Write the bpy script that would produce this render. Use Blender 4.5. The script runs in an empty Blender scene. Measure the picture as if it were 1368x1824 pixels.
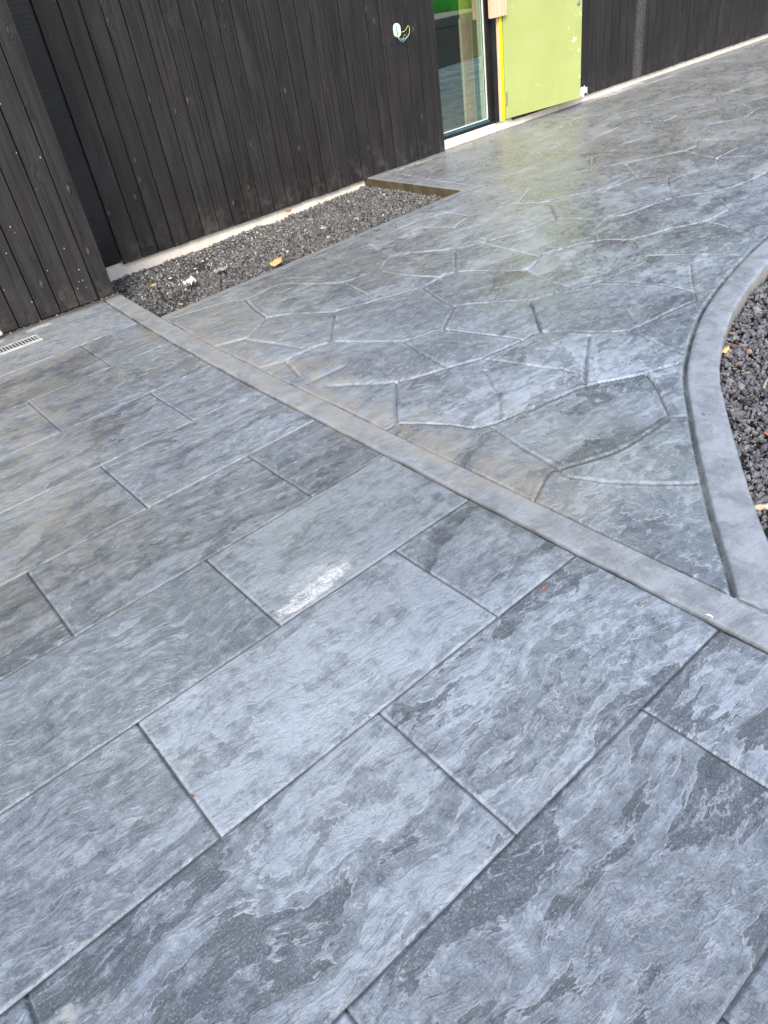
import bpy, bmesh, math, random
import numpy as np
from mathutils import Vector, Matrix
PI = math.pi
S = bpy.context.scene
C = S.collection

# ------------------------------------------------------------------ camera
cam = bpy.data.cameras.new('camera')
camo = bpy.data.objects.new('camera', cam)
C.objects.link(camo)
camo.matrix_world = Matrix(((0.751532, 0.475708, -0.457058, 0.0),
                            (-0.645125, 0.38514, -0.65991, 0.0),
                            (-0.137893, 0.790803, 0.596336, 1.6),
                            (0, 0, 0, 1)))
cam.sensor_fit = 'VERTICAL'
cam.sensor_height = 24.0
cam.sensor_width = 18.0
cam.lens = 17.0
cam.clip_start = 0.05
cam.clip_end = 2000
S.camera = camo
S.render.resolution_x = 768
S.render.resolution_y = 1024

# ------------------------------------------------------------------ sky and sun (bright overcast)
SUN_EL, SUN_AZ = math.radians(40), math.radians(222)      # azimuth clockwise from +Y
w = bpy.data.worlds.new('World')
S.world = w
w.use_nodes = True
wn = w.node_tree
wn.nodes.clear()
wo = wn.nodes.new('ShaderNodeOutputWorld')
bg = wn.nodes.new('ShaderNodeBackground')
sk = wn.nodes.new('ShaderNodeTexSky')
sk.sky_type = 'NISHITA'
sk.sun_disc = False
sk.sun_elevation = SUN_EL
sk.sun_rotation = SUN_AZ
sk.air_density = 1.0
sk.dust_density = 3.0
sk.ozone_density = 1.0
bg.inputs['Strength'].default_value = 0.15
hs = wn.nodes.new('ShaderNodeHueSaturation')
hs.inputs['Saturation'].default_value = 0.85        # thin cloud greys the blue
wn.links.new(sk.outputs[0], hs.inputs['Color'])
wn.links.new(hs.outputs[0], bg.inputs[0])
wn.links.new(bg.outputs[0], wo.inputs[0])
sun = bpy.data.lights.new('sun', 'SUN')
sun.energy = 1.5
sun.angle = math.radians(22)
sun.color = (1.0, 0.93, 0.84)
suno = bpy.data.objects.new('sun', sun)
C.objects.link(suno)
sd = Vector((math.sin(SUN_AZ)*math.cos(SUN_EL), math.cos(SUN_AZ)*math.cos(SUN_EL), math.sin(SUN_EL)))
suno.rotation_euler = sd.to_track_quat('Z', 'Y').to_euler()
suno.location = (-5, -5, 8)
S.view_settings.view_transform = 'Standard'
S.view_settings.look = 'None'
S.view_settings.gamma = 1
S.view_settings.exposure = 1.12

# ------------------------------------------------------------------ helpers
rng = np.random.default_rng(7)
random.seed(7)

class NT:
    """small node-graph helper"""
    def __init__(self, name):
        self.m = bpy.data.materials.new(name)
        self.m.use_nodes = True
        self.t = self.m.node_tree
        self.t.nodes.clear()
        self.out = self.t.nodes.new('ShaderNodeOutputMaterial')
    def n(self, kind, ins=None, **props):
        nd = self.t.nodes.new('ShaderNode' + kind)
        for k, v in props.items():
            setattr(nd, k, v)
        for k, v in (ins or {}).items():
            self.set(nd.inputs[k], v)
        return nd
    def set(self, sock, v):
        if hasattr(v, 'is_output'):
            self.t.links.new(v, sock)
        else:
            sock.default_value = v
    def math(self, op, a, b=0.0, c=0.0, clamp=False):
        nd = self.n('Math', operation=op, use_clamp=clamp)
        self.set(nd.inputs[0], a); self.set(nd.inputs[1], b)
        if op in ('MULTIPLY_ADD', 'SMOOTH_MIN', 'COMPARE'):
            self.set(nd.inputs[2], c)
        return nd.outputs[0]
    def vmath(self, op, a, b=(0, 0, 0)):
        nd = self.n('VectorMath', operation=op)
        self.set(nd.inputs[0], a); self.set(nd.inputs[1], b)
        return nd.outputs[0]
    def noise(self, vec, scale, detail=4, rough=0.5, dist=0.0, color=False):
        nd = self.n('TexNoise', {'Vector': vec, 'Scale': scale, 'Detail': detail, 'Roughness': rough, 'Distortion': dist})
        return nd.outputs['Color' if color else 'Fac']
    def ramp(self, v, lo, hi, a=0.0, b=1.0, smooth=True):
        nd = self.n('MapRange', {'Value': v, 'From Min': lo, 'From Max': hi, 'To Min': a, 'To Max': b})
        nd.interpolation_type = 'SMOOTHSTEP' if smooth else 'LINEAR'
        return nd.outputs[0]
    def mix(self, f, a, b, mode='MIX'):
        nd = self.t.nodes.new('ShaderNodeMix')
        nd.data_type = 'RGBA'; nd.blend_type = mode; nd.clamp_factor = True
        self.set(nd.inputs[0], f)
        for i, v in ((6, a), (7, b)):
            if isinstance(v, tuple) and len(v) == 3: v = (*v, 1)
            self.set(nd.inputs[i], v)
        return nd.outputs[2]
    def attr(self, name):
        return self.n('Attribute', attribute_name=name).outputs['Fac']
    def pos(self):
        return self.n('NewGeometry').outputs['Position']
    def scale(self, v, s, loc=(0, 0, 0), rot=(0, 0, 0)):
        nd = self.n('Mapping', {'Vector': v, 'Scale': s, 'Location': loc, 'Rotation': rot})
        return nd.outputs[0]
    def bump(self, h, strength=1.0, dist=1.0):
        return self.n('Bump', {'Height': h, 'Strength': strength, 'Distance': dist}).outputs[0]
    def bsdf(self, **ins):
        b = self.n('BsdfPrincipled')
        for k, v in ins.items():
            k = k.replace('_', ' ')
            if isinstance(v, tuple) and len(v) == 3 and k in ('Base Color', 'Specular Tint', 'Emission Color'):
                v = (*v, 1)
            self.set(b.inputs[k], v)
        self.t.links.new(b.outputs[0], self.out.inputs[0])
        return self.m

def simple(name, col, rough=0.6, var=0.12, scale=25, metal=0.0, spec=0.5, bump=0.0006, alt=None):
    t = NT(name)
    p = t.pos()
    n = t.noise(p, scale, 6, 0.65)
    a = tuple(c*(1-var) for c in col); b = alt or tuple(min(1, c*(1+var)) for c in col)
    c = t.mix(t.ramp(n, 0.3, 0.7), a, b)
    h = t.math('MULTIPLY', n, bump)
    return t.bsdf(Base_Color=c, Roughness=t.ramp(n, .3, .7, rough-.06, rough+.06), Metallic=metal,
                  Specular_IOR_Level=spec, Normal=t.bump(h))

def link(o):
    C.objects.link(o); return o

def tag(o, label=None, cat=None, group=None, kind=None):
    if label: o['label'] = label
    if cat: o['category'] = cat
    if group: o['group'] = group
    if kind: o['kind'] = kind
    return o

def empty(name, loc=(0, 0, 0)):
    o = bpy.data.objects.new(name, None)
    o.empty_display_size = 0.1
    o.location = loc
    return link(o)

def mesh_np(name, V, F, mat, parent=None, attrs=None, smooth=True):
    """V (n,3) array, F (m,k) int array, all faces the same size"""
    me = bpy.data.meshes.new(name)
    V = np.ascontiguousarray(V, dtype=np.float32); F = np.ascontiguousarray(F, dtype=np.int32)
    k = F.shape[1]
    me.vertices.add(len(V)); me.vertices.foreach_set('co', V.ravel())
    me.loops.add(F.size); me.loops.foreach_set('vertex_index', F.ravel())
    me.polygons.add(len(F))
    me.polygons.foreach_set('loop_start', np.arange(0, F.size, k, dtype=np.int32))
    me.update(calc_edges=True)
    me.polygons.foreach_set('use_smooth', np.full(len(F), smooth, dtype=bool))
    for an, av in (attrs or {}).items():
        at = me.attributes.new(an, 'FLOAT', 'POINT')
        at.data.foreach_set('value', np.ascontiguousarray(av, dtype=np.float32).ravel())
    me.validate()
    if mat: me.materials.append(mat)
    o = link(bpy.data.objects.new(name, me))
    if parent: o.parent = parent
    return o

class MB:
    """collects simple shapes into one mesh"""
    def __init__(self): self.v = []; self.f = []; self.a = []
    def box(self, x0, x1, y0, y1, z0, z1, a=0.0, bev=0.0):
        i = len(self.v)
        if bev <= 0:
            for z in (z0, z1):
                for (x, y) in ((x0, y0), (x1, y0), (x1, y1), (x0, y1)):
                    self.v.append((x, y, z)); self.a.append(a)
            for q in ((0, 3, 2, 1), (4, 5, 6, 7), (0, 1, 5, 4), (1, 2, 6, 5), (2, 3, 7, 6), (3, 0, 4, 7)):
                self.f.append(tuple(i+k for k in q))
        else:
            bm = bmesh.new()
            bmesh.ops.create_cube(bm, size=1)
            for v in bm.verts:
                v.co = ((x0+x1)/2+v.co.x*(x1-x0), (y0+y1)/2+v.co.y*(y1-y0), (z0+z1)/2+v.co.z*(z1-z0))
            bmesh.ops.bevel(bm, geom=bm.edges[:], offset=bev, segments=2, affect='EDGES', profile=0.7)
            bm.verts.ensure_lookup_table()
            for v in bm.verts: self.v.append(tuple(v.co)); self.a.append(a)
            for f in bm.faces: self.f.append(tuple(i+v.index for v in f.verts))
            bm.free()
        return self
    def prism(self, pts, z0, z1, a=0.0):
        """pts counter-clockwise in plan"""
        i = len(self.v); n = len(pts)
        for z in (z0, z1):
            for (x, y) in pts: self.v.append((x, y, z)); self.a.append(a)
        self.f.append(tuple(i+k for k in reversed(range(n))))
        self.f.append(tuple(i+n+k for k in range(n)))
        for k in range(n):
            l = (k+1) % n
            self.f.append((i+k, i+l, i+n+l, i+n+k))
        return self
    def tube(self, pts, r, seg=8, a=0.0, rf=None):
        P = [Vector(p) for p in pts]; n = len(P); i = len(self.v)
        up = Vector((0.13, 0.21, 0.97))
        for k, p in enumerate(P):
            d = (P[min(k+1, n-1)]-P[max(k-1, 0)]).normalized()
            u = d.cross(up)
            if u.length < .05: u = d.cross(Vector((1, 0, 0)))
            u.normalize(); v2 = d.cross(u)
            rr = r*(rf[k] if rf else 1)
            for s in range(seg):
                an = 2*PI*s/seg
                self.v.append(tuple(p+u*math.cos(an)*rr+v2*math.sin(an)*rr)); self.a.append(a)
        for k in range(n-1):
            for s in range(seg):
                t = (s+1) % seg
                self.f.append((i+k*seg+s, i+k*seg+t, i+(k+1)*seg+t, i+(k+1)*seg+s))
        self.f.append(tuple(i+s for s in reversed(range(seg))))
        self.f.append(tuple(i+(n-1)*seg+s for s in range(seg)))
        return self
    def build(self, name, mat, parent=None, smooth=False, attr='rnd'):
        me = bpy.data.meshes.new(name)
        me.from_pydata(self.v, [], self.f)
        at = me.attributes.new(attr, 'FLOAT', 'POINT')
        at.data.foreach_set('value', np.array(self.a, dtype=np.float32))
        bm = bmesh.new(); bm.from_mesh(me)
        bmesh.ops.recalc_face_normals(bm, faces=bm.faces[:])
        bm.to_mesh(me); bm.free()
        for p in me.polygons: p.use_smooth = smooth
        me.materials.append(mat)
        o = link(bpy.data.objects.new(name, me))
        if parent: o.parent = parent
        return o

def catmull(pts, n=10):
    P = [np.array(p, float) for p in pts]
    P = [2*P[0]-P[1]] + P + [2*P[-1]-P[-2]]
    out = []
    for i in range(1, len(P)-2):
        for k in range(n):
            t = k/n
            out.append(0.5*((2*P[i])+(-P[i-1]+P[i+1])*t+(2*P[i-1]-5*P[i]+4*P[i+1]-P[i+2])*t*t+(-P[i-1]+3*P[i]-3*P[i+1]+P[i+2])*t**3))
    out.append(P[-2])
    return np.array(out)

def vnoise(x, y, seed):
    r = np.random.default_rng(seed).random((256, 256))
    xi = np.floor(x).astype(int); yi = np.floor(y).astype(int)
    fx = x-xi; fy = y-yi
    fx = fx*fx*(3-2*fx); fy = fy*fy*(3-2*fy)
    a = r[xi & 255, yi & 255]; b = r[(xi+1) & 255, yi & 255]
    c = r[xi & 255, (yi+1) & 255]; d = r[(xi+1) & 255, (yi+1) & 255]
    return (a*(1-fx)+b*fx)*(1-fy)+(c*(1-fx)+d*fx)*fy
def fbm(x, y, seed, oct=4, g=0.5):
    s = 0; a = 1; t = 0
    for o in range(oct):
        s = s+a*vnoise(x*2**o+o*17.3, y*2**o+o*9.1, seed+o); t += a; a *= g
    return s/t
def sst(a, b, x):
    t = np.clip((x-a)/(b-a), 0, 1); return t*t*(3-2*t)

# ------------------------------------------------------------------ layout (metres; x along the wall, y towards it)
ROWS = [-1.35, -.86, -.37, .12, .61, 1.10, 1.58, 2.07, 2.55, 3.05, 3.54, 4.06, 4.57]
KERB = catmull([(1.36, .47), (1.64, .66), (1.96, .92), (2.44, 1.28), (2.86, 1.55), (3.53, 1.82), (4.5, 2.02), (5.7, 2.1), (7.2, 1.95), (9, 1.6), (11, 1.22), (13.5, 1.0), (17, .9)], 14)
BX0, BX1 = 1.62, 4.60        # gravel strip by the wall
BY0, BY1 = 4.52, 6.2
YM, YL = 5.95, 5.27           # cladding faces: long wall, projecting wall on the left
YR = 5.97                     # cladding to the right of the door
YP = 5.985                    # plinth face

def warp(X, Y):
    s = np.where(Y > 2.9, ((Y-2.9)/2.3)**2, 0)*.08
    X2 = X+s*np.exp(-((X-1.53)/.5)**2)+.03*np.exp(-((X-1.53)/.4)**2)*np.where(Y < .6, (.6-Y)*.5, 0)
    sh = .16*np.clip((X-1.62)/2.98, 0, 1)*np.exp(-np.maximum(X-4.62, 0)/.8)
    Y2 = Y+np.where(X > 1.6, sh*np.exp(-((Y-4.52)/.5)**2), 0)
    return X2, Y2

def polydist(X, Y, pts, reach):
    """distance to a polyline and side sign, only evaluated near it"""
    D = np.full(X.shape, 9.0); SG = np.ones(X.shape); T = np.zeros(X.shape)
    for a, b in zip(pts[:-1], pts[1:]):
        x0, x1 = min(a[0], b[0])-reach, max(a[0], b[0])+reach
        y0, y1 = min(a[1], b[1])-reach, max(a[1], b[1])+reach
        ii = np.where((XL > x0-.1) & (XL < x1+.1))[0]; jj = np.where((YLN > y0-.2) & (YLN < y1+.1))[0]
        if not len(ii) or not len(jj): continue
        sl = (slice(jj[0], jj[-1]+1), slice(ii[0], ii[-1]+1))
        px = X[sl]-a[0]; py = Y[sl]-a[1]; dx, dy = b[0]-a[0], b[1]-a[1]
        L2 = dx*dx+dy*dy+1e-12
        t = np.clip((px*dx+py*dy)/L2, 0, 1)
        d = np.hypot(px-t*dx, py-t*dy)
        m = d < D[sl]
        D[sl] = np.where(m, d, D[sl]); SG[sl] = np.where(m, np.sign(dx*py-dy*px), SG[sl])
    return D, SG

def grid_obj(name, X, Y, Z, keep, attrs, mat):
    ny, nx = X.shape
    idx = np.arange(nx*ny).reshape(ny, nx)
    F = np.stack([idx[:-1, :-1], idx[:-1, 1:], idx[1:, 1:], idx[1:, :-1]], -1)[keep]
    used = np.zeros(nx*ny, bool); used[F.ravel()] = True
    rm = np.cumsum(used)-1
    V = np.stack([X, Y, Z], -1).reshape(-1, 3)[used]
    return mesh_np(name, V, rm[F], mat, attrs={k: a.ravel()[used] for k, a in attrs.items()})

def lines(segs, extra):
    """grid lines: (start, stop, step) runs plus refined joints"""
    a = np.concatenate([np.arange(s, e, st) for s, e, st in segs])
    for x in extra:
        a = a[np.abs(a-x) > .013]
        a = np.concatenate([a, x+np.array([-.011, -.008, -.0055, -.0035, -.0015, 0, .0015, .0035, .0055, .008, .011])])
    a = np.unique(np.round(a, 5))
    return a[(a >= segs[0][0]) & (a <= segs[-1][1])]

# ------------------------------------------------------------------ materials
def slate(name, stretch=2.9, rot=0.07, flags=False):
    t = NT(name)
    p = t.pos()
    cell, groove, dust_warm_light, white, plain, dirt, vein = [t.attr(k) for k in ('cell', 'groove', 'dust_warm_light', 'white', 'plain', 'dirt', 'vein')]
    off = t.n('CombineXYZ', {'X': t.math('MULTIPLY', cell, 37.0), 'Y': t.math('MULTIPLY', cell, 91.0), 'Z': t.math('MULTIPLY', cell, 11.0)}).outputs[0]
    v = t.vmath('ADD', p, off)
    wv = t.vmath('SUBTRACT', t.noise(v, 2.3, 3, .5, color=True), (.5, .5, .5))
    sc = t.n('VectorMath', operation='SCALE'); t.set(sc.inputs[0], wv); sc.inputs['Scale'].default_value = .20
    vw = t.vmath('ADD', v, sc.outputs[0])
    def lay(scale, detail, rough, loc=(0, 0, 0), st=1.0, ro=1.0, dist=.2):
        return t.noise(t.scale(vw, (1, 1+(stretch-1)*st, 1), loc=loc, rot=(0, 0, -rot*ro)), scale, detail, rough, dist)
    n1 = lay(1.9, 12, .60)
    n1b = lay(4.2, 11, .64, (5, 3, 1), 1.1, 1.5, .4)
    n5 = lay(13, 8, .68, (2, 7, 4), .9, 1.2, .6)
    n2 = t.noise(v, 24, 7, .72)
    n3 = t.noise(v, 210, 4, .7)
    nbig = t.noise(p, .9, 3, .5)
    # delaminated plates of the stamped slate: each level its own height and tone
    def plates(n, lv, w):
        T = t.math('MULTIPLY', n, lv); fr = t.math('FRACT', T); fl = t.math('FLOOR', T)
        e = t.ramp(fr, 0, w)
        def tone(o):
            wn_ = t.n('TexWhiteNoise', noise_dimensions='1D'); t.set(wn_.inputs['W'], t.math('ADD', t.math('ADD', fl, o), t.math('MULTIPLY', cell, 13.0))); return wn_.outputs['Value']
        a_, b_ = tone(-1.0), tone(0.0)
        tn = t.math('ADD', t.math('MULTIPLY', a_, t.math('SUBTRACT', 1.0, e)), t.math('MULTIPLY', b_, e))
        st = t.math('ADD', fl, e)
        rim = t.math('MULTIPLY', t.ramp(fr, 0, w*.8), t.ramp(fr, w*.8, w*2.6, 1, 0))
        return tn, st, rim
    tn1, st1, rim1 = plates(n1, 11.0, .09)
    tn2, st2, rim2 = plates(n1b, 9.0, .12)
    dark = (.074, .088, .106); mid = (.143, .171, .207); lite = (.262, .306, .372)
    # release powder sits on the rough plates
    lv = t.math('ADD', t.math('MULTIPLY', tn1, .24 if flags else .36), t.math('MULTIPLY', t.ramp(n1, .36, .64), .22))
    lv = t.math('ADD', lv, .20 if flags else .08)
    lv = t.math('ADD', lv, t.math('MULTIPLY', tn2, .22))
    lv = t.math('ADD', lv, t.math('MULTIPLY', t.math('SUBTRACT', n5, .5), .95 if flags else .75))
    lv = t.math('ADD', lv, t.math('MULTIPLY', t.math('SUBTRACT', n2, .5), .65 if flags else 1.25))
    c = t.mix(t.ramp(lv, .18, .46), dark, mid)
    c = t.mix(t.ramp(lv, .44, .82), c, lite)
    c = t.mix(t.math('MULTIPLY', rim1, t.ramp(n1b, .40, .54, .06, .62)), c, (.38, .43, .50))
    c = t.mix(t.math('MULTIPLY', rim2, t.ramp(n1, .45, .58, .0, .45)), c, (.32, .37, .42))
    c = t.mix(t.math('MULTIPLY', t.ramp(n2, .57, .68), t.ramp(n5, .45, .6, .1, .7)), c, (.30, .345, .40))
    c = t.mix(t.math('MULTIPLY', t.ramp(n3, .53, .66), .58), c, (.30, .345, .40))
    c = t.mix(t.math('MULTIPLY', t.ramp(n3, .46, .34), .40), c, (.045, .055, .062))
    g = t.ramp(nbig, .35, .65, .86, 1.12)
    g = t.math('MULTIPLY', g, t.math('MULTIPLY_ADD', t.math('FRACT', t.math('MULTIPLY', cell, 7.31)), .30, .87))
    c = t.mix(1.0, c, t.n('CombineXYZ', {'X': g, 'Y': g, 'Z': g}).outputs[0], 'MULTIPLY')
    # colour drifts at random between green grey and blue grey
    c = t.mix(t.ramp(t.noise(p, .55, 2, .5), .38, .62, 0, .8), c, t.mix(1.0, c, (1.01, 1.0, .89), 'MULTIPLY'))
    lime = t.math('MULTIPLY', t.ramp(t.noise(v, 3.1, 6, .62), .64, .72), t.ramp(n2, .42, .6))
    c = t.mix(t.math('MULTIPLY', lime, .6), c, (.36, .36, .32))
    # hand-trowelled borders
    pn = t.noise(t.scale(p, (1, 1, 1)), 9, 9, .68, .5)
    pc = t.mix(t.ramp(pn, .36, .62), (.180, .200, .222), (.300, .332, .374))
    pc = t.mix(t.math('MULTIPLY', t.ramp(n2, .52, .66), .6), pc, (.33, .365, .40))
    pc = t.mix(t.math('MULTIPLY', t.ramp(n3, .46, .32), .4), pc, (.05, .06, .066))
    c = t.mix(t.math('MULTIPLY', plain, .78), c, pc)
    gv = t.ramp(t.noise(p, 6, 4, .6), .35, .65, .45, 1)
    c = t.mix(t.math('MULTIPLY', groove, gv), c, (.022, .024, .024))
    dn = t.math('MULTIPLY', dust_warm_light, t.math('MULTIPLY', t.ramp(t.noise(p, 7, 9, .72), .36, .60, .15, 1), t.ramp(n5, .3, .6, .6, 1)))  # real dust by the border plus painted warm glow and reflection tones
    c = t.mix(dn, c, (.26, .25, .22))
    c = t.mix(t.math('MULTIPLY', vein, t.ramp(n2, .35, .6, .2, 1)), c, (.42, .45, .48))
    c = t.mix(t.math('MULTIPLY', dirt, t.ramp(n2, .35, .55, .4, 1)), c, (.035, .032, .022))
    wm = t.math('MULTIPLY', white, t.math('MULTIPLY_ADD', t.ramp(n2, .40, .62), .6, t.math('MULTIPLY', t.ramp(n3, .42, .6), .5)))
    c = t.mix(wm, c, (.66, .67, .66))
    np1 = t.math('SUBTRACT', 1.0, t.math('MULTIPLY', plain, .62))
    k = .5 if flags else 1.0
    h = t.math('ADD', t.math('MULTIPLY', st1, .0012*k), t.math('MULTIPLY', st2, .0008*k))
    h = t.math('MULTIPLY', h, np1)
    h = t.math('ADD', h, t.math('MULTIPLY', n1b, .004*k))
    h = t.math('ADD', h, t.math('MULTIPLY', n5, t.math('MULTIPLY', np1, .0038*k)))
    h = t.math('ADD', h, t.math('MULTIPLY', n2, t.math('MULTIPLY', np1, .0026*k)))
    h = t.math('ADD', h, t.math('MULTIPLY', n3, .0007*k))
    r0, r1 = (.17, .35) if flags else (.34, .50)
    rough = t.math('ADD', t.ramp(lv, .2, .8, r0, r1), t.math('MULTIPLY', dn, .15))
    rough = t.math('ADD', rough, t.ramp(nbig, .35, .6, -.06, .06))
    return t.bsdf(Base_Color=c, Roughness=rough, Specular_IOR_Level=.55, Normal=t.bump(h, 1.0))

M_SLAB = slate('stamped_slate_slabs')
M_FLAG = slate('stamped_flagstones', stretch=2.1, rot=.40, flags=True)

def mat_wood():
    t = NT('black_stained_cladding')
    p = t.pos(); r = t.attr('rnd')
    off = t.n('CombineXYZ', {'X': t.math('MULTIPLY', r, 3.0), 'Y': 0.0, 'Z': t.math('MULTIPLY', r, 57.0)}).outputs[0]
    v = t.vmath('ADD', p, off)
    # knots
    kv = t.scale(v, (9.0, 0.0, 4.2))
    vo = t.n('TexVoronoi', {'Vector': kv, 'Scale': 1.0, 'Randomness': 1.0}, feature='F1')
    kd = vo.outputs['Distance']
    keep = t.ramp(t.n('SeparateColor', {'Color': vo.outputs['Color']}).outputs[0], .45, .47)
    knot = t.math('MULTIPLY', t.ramp(kd, .04, .14, 1, 0), keep)
    halo = t.math('MULTIPLY', t.ramp(kd, .08, .42, 1, 0), keep)
    gw = t.math('MULTIPLY', halo, .035)
    gx = t.vmath('ADD', v, t.n('CombineXYZ', {'X': gw, 'Y': 0.0, 'Z': 0.0}).outputs[0])
    grain = t.noise(t.scale(gx, (55, 1, 1.3)), 1.0, 6, .6, .6)
    fine = t.noise(t.scale(gx, (230, 1, 5)), 1.0, 4, .6)
    blot = t.noise(t.scale(v, (4, 1, 1.4)), 1.0, 5, .6)
    a = (.0075, .0069, .0072); b = (.0215, .0200, .0208)
    c = t.mix(t.ramp(grain, .3, .7), a, b)
    c = t.mix(t.ramp(blot, .45, .7, 0, .5), c, (.033, .031, .033))
    c = t.mix(t.math('MULTIPLY', t.ramp(blot, .5, .32), .35), c, (.034, .025, .021))
    tone = t.math('MULTIPLY_ADD', t.math('FRACT', t.math('MULTIPLY', r, 5.17)), .26, .88)
    c = t.mix(1.0, c, t.n('CombineXYZ', {'X': tone, 'Y': tone, 'Z': tone}).outputs[0], 'MULTIPLY')
    c = t.mix(t.math('MULTIPLY', knot, .6), c, (.070, .067, .070))
    # plaster and paint specks, denser near the ground
    z = t.n('SeparateXYZ', {'Vector': p}).outputs['Z']
    so = t.n('TexVoronoi', {'Vector': t.scale(p, (26, 26, 15)), 'Scale': 1.0}, feature='F1')
    sr = t.n('SeparateColor', {'Color': so.outputs['Color']}).outputs[1]
    thr = t.ramp(z, 0.0, 0.7, .70, .92, smooth=False)
    spk = t.math('MULTIPLY', t.math('GREATER_THAN', sr, thr), t.math('LESS_THAN', so.outputs['Distance'], t.math('MULTIPLY', sr, .068)))
    c = t.mix(spk, c, (.5, .5, .47))
    # dust film at the foot and one dusty board further along
    dz = t.math('MULTIPLY', t.ramp(z, .35, -.05), t.ramp(t.noise(p, 9, 6, .7), .45, .7, 0, .18))
    c = t.mix(dz, c, (.25, .23, .19))
    px_ = t.n('SeparateXYZ', {'Vector': p}).outputs['X']
    band_ = t.math('MULTIPLY', t.ramp(px_, 8.86, 8.98), t.ramp(px_, 9.14, 9.04))
    c = t.mix(t.math('MULTIPLY', band_, t.ramp(t.noise(p, 38, 6, .75), .40, .66, .10, .62)), c, (.17, .165, .165))
    h = t.math('ADD', t.math('MULTIPLY', grain, .0014), t.math('MULTIPLY', fine, .0008))
    h = t.math('ADD', h, t.math('MULTIPLY', knot, .006))
    h = t.math('ADD', h, t.math('MULTIPLY', t.math('SINE', t.math('MULTIPLY', kd, 70)), t.math('MULTIPLY', halo, .0007)))
    h = t.math('ADD', h, t.math('MULTIPLY', blot, .006))
    return t.bsdf(Base_Color=c, Roughness=t.ramp(grain, .3, .7, .44, .60), Specular_IOR_Level=.36, Normal=t.bump(h))
M_WOOD = mat_wood()

def mat_plinth():
    t = NT('rendered_plinth')
    p = t.pos()
    n = t.noise(p, 5, 8, .7); f = t.noise(p, 120, 4, .7)
    st = t.noise(t.scale(p, (22, 1, 1.5)), 1, 5, .6)
    c = t.mix(t.ramp(n, .3, .7), (.60, .56, .49), (.74, .71, .645))
    c = t.mix(t.ramp(st, .5, .75, 0, .25), c, (.42, .38, .31))
    z = t.n('SeparateXYZ', {'Vector': p}).outputs['Z']
    c = t.mix(t.math('MULTIPLY', t.ramp(f, .62, .7), .5), c, (.2, .18, .15))
    x = t.n('SeparateXYZ', {'Vector': p}).outputs['X']
    jt = t.math('LESS_THAN', t.math('FRACT', t.math('MULTIPLY', t.math('ADD', x, .45), .5)), .003)
    c = t.mix(t.math('MULTIPLY', jt, .6), c, (.2, .18, .15))
    return t.bsdf(Base_Color=c, Roughness=.85, Specular_IOR_Level=.3,
                  Normal=t.bump(t.math('ADD', t.math('MULTIPLY', n, .003), t.math('MULTIPLY', f, .0008))))
M_PLINTH = mat_plinth()
M_EDGE = simple('dirty_concrete_edge', (.075, .062, .034), .75, .35, 9, bump=.004)
M_KFACE = simple('kerb_side_concrete', (.36, .34, .30), .8, .3, 30, bump=.003)
M_BLACK = simple('black_frame', (.012, .012, .013), .35, .2, 8)
M_BLUEGREY = simple('blue_grey_sill', (.035, .075, .11), .3, .15, 6)
M_GASKET = simple('pale_gasket', (.62, .68, .62), .5, .1, 8)
M_PINE = None
def mat_pine():
    t = NT('raw_spruce')
    p = t.pos()
    g = t.noise(t.scale(p, (90, 90, 3)), 1, 5, .6, .5)
    c = t.mix(t.ramp(g, .35, .65), (.55, .36, .23), (.74, .55, .40))
    return t.bsdf(Base_Color=c, Roughness=.7, Normal=t.bump(t.math('MULTIPLY', g, .001)))
M_PINE = mat_pine()
M_YELLOW = simple('yellow_membrane', (.86, .80, .01), .45, .05, 14, bump=.001)
def mat_door():
    t = NT('lime_painted_door')
    p = t.pos()
    n = t.noise(p, 3, 5, .6); f = t.noise(p, 60, 5, .7)
    c = t.mix(t.ramp(n, .3, .7), (.33, .385, .135), (.365, .425, .16))
    c = t.mix(t.math('MULTIPLY', t.ramp(f, .6, .75), .2), c, (.62, .68, .32))
    # scuffs: thin arcs where bent noise crosses a level, kept in patches
    s1 = t.noise(t.scale(p, (1.6, 1, 2.2), loc=(3.3, 0, 1.2)), 1.4, 3, .45, 1.2)
    arc = t.ramp(t.math('ABSOLUTE', t.math('SUBTRACT', s1, .5)), .0, .0035, 1, 0)
    pt = t.ramp(t.noise(p, 4.5, 3, .5), .56, .66)
    c = t.mix(t.math('MULTIPLY', t.math('MULTIPLY', arc, pt), .7), c, (.72, .76, .48))
    z = t.n('SeparateXYZ', {'Vector': p}).outputs['Z']
    x = t.n('SeparateXYZ', {'Vector': p}).outputs['X']
    # chips of missing paint near the free edge
    cv = t.noise(p, 17, 4, .6)
    reg = t.math('MULTIPLY', t.ramp(x, 7.42, 7.62), t.math('MULTIPLY', t.ramp(z, .45, .6), t.ramp(z, .95, .8)))
    chip = t.math('MULTIPLY', t.ramp(cv, .60, .63), reg)
    c = t.mix(chip, c, (.78, .80, .72))
    return t.bsdf(Base_Color=c, Roughness=.42, Specular_IOR_Level=.4, Normal=t.bump(t.math('MULTIPLY', f, .0006)))
M_DOOR = mat_door()
M_STEEL = simple('steel', (.55, .54, .52), .35, .15, 40, metal=.85)
M_GALV = simple('galvanised_steel', (.62, .63, .63), .45, .15, 30, metal=.5)
M_DARKHOLE = simple('dark_channel', (.012, .012, .012), .5, .2, 20)
M_WHITEPL = simple('white_plastic', (.78, .80, .76), .4, .05, 20)
M_GREENPL = simple('pale_green_plastic', (.10, .42, .20), .4, .2, 60)
M_WIREYG = simple('yellow_green_wire', (.50, .62, .13), .4, .1, 30)
M_WIREBL = simple('blue_wire', (.20, .34, .60), .4, .1, 30)
M_INT = simple('interior_wall', (.055, .06, .052), .8, .2, 3)
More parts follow.
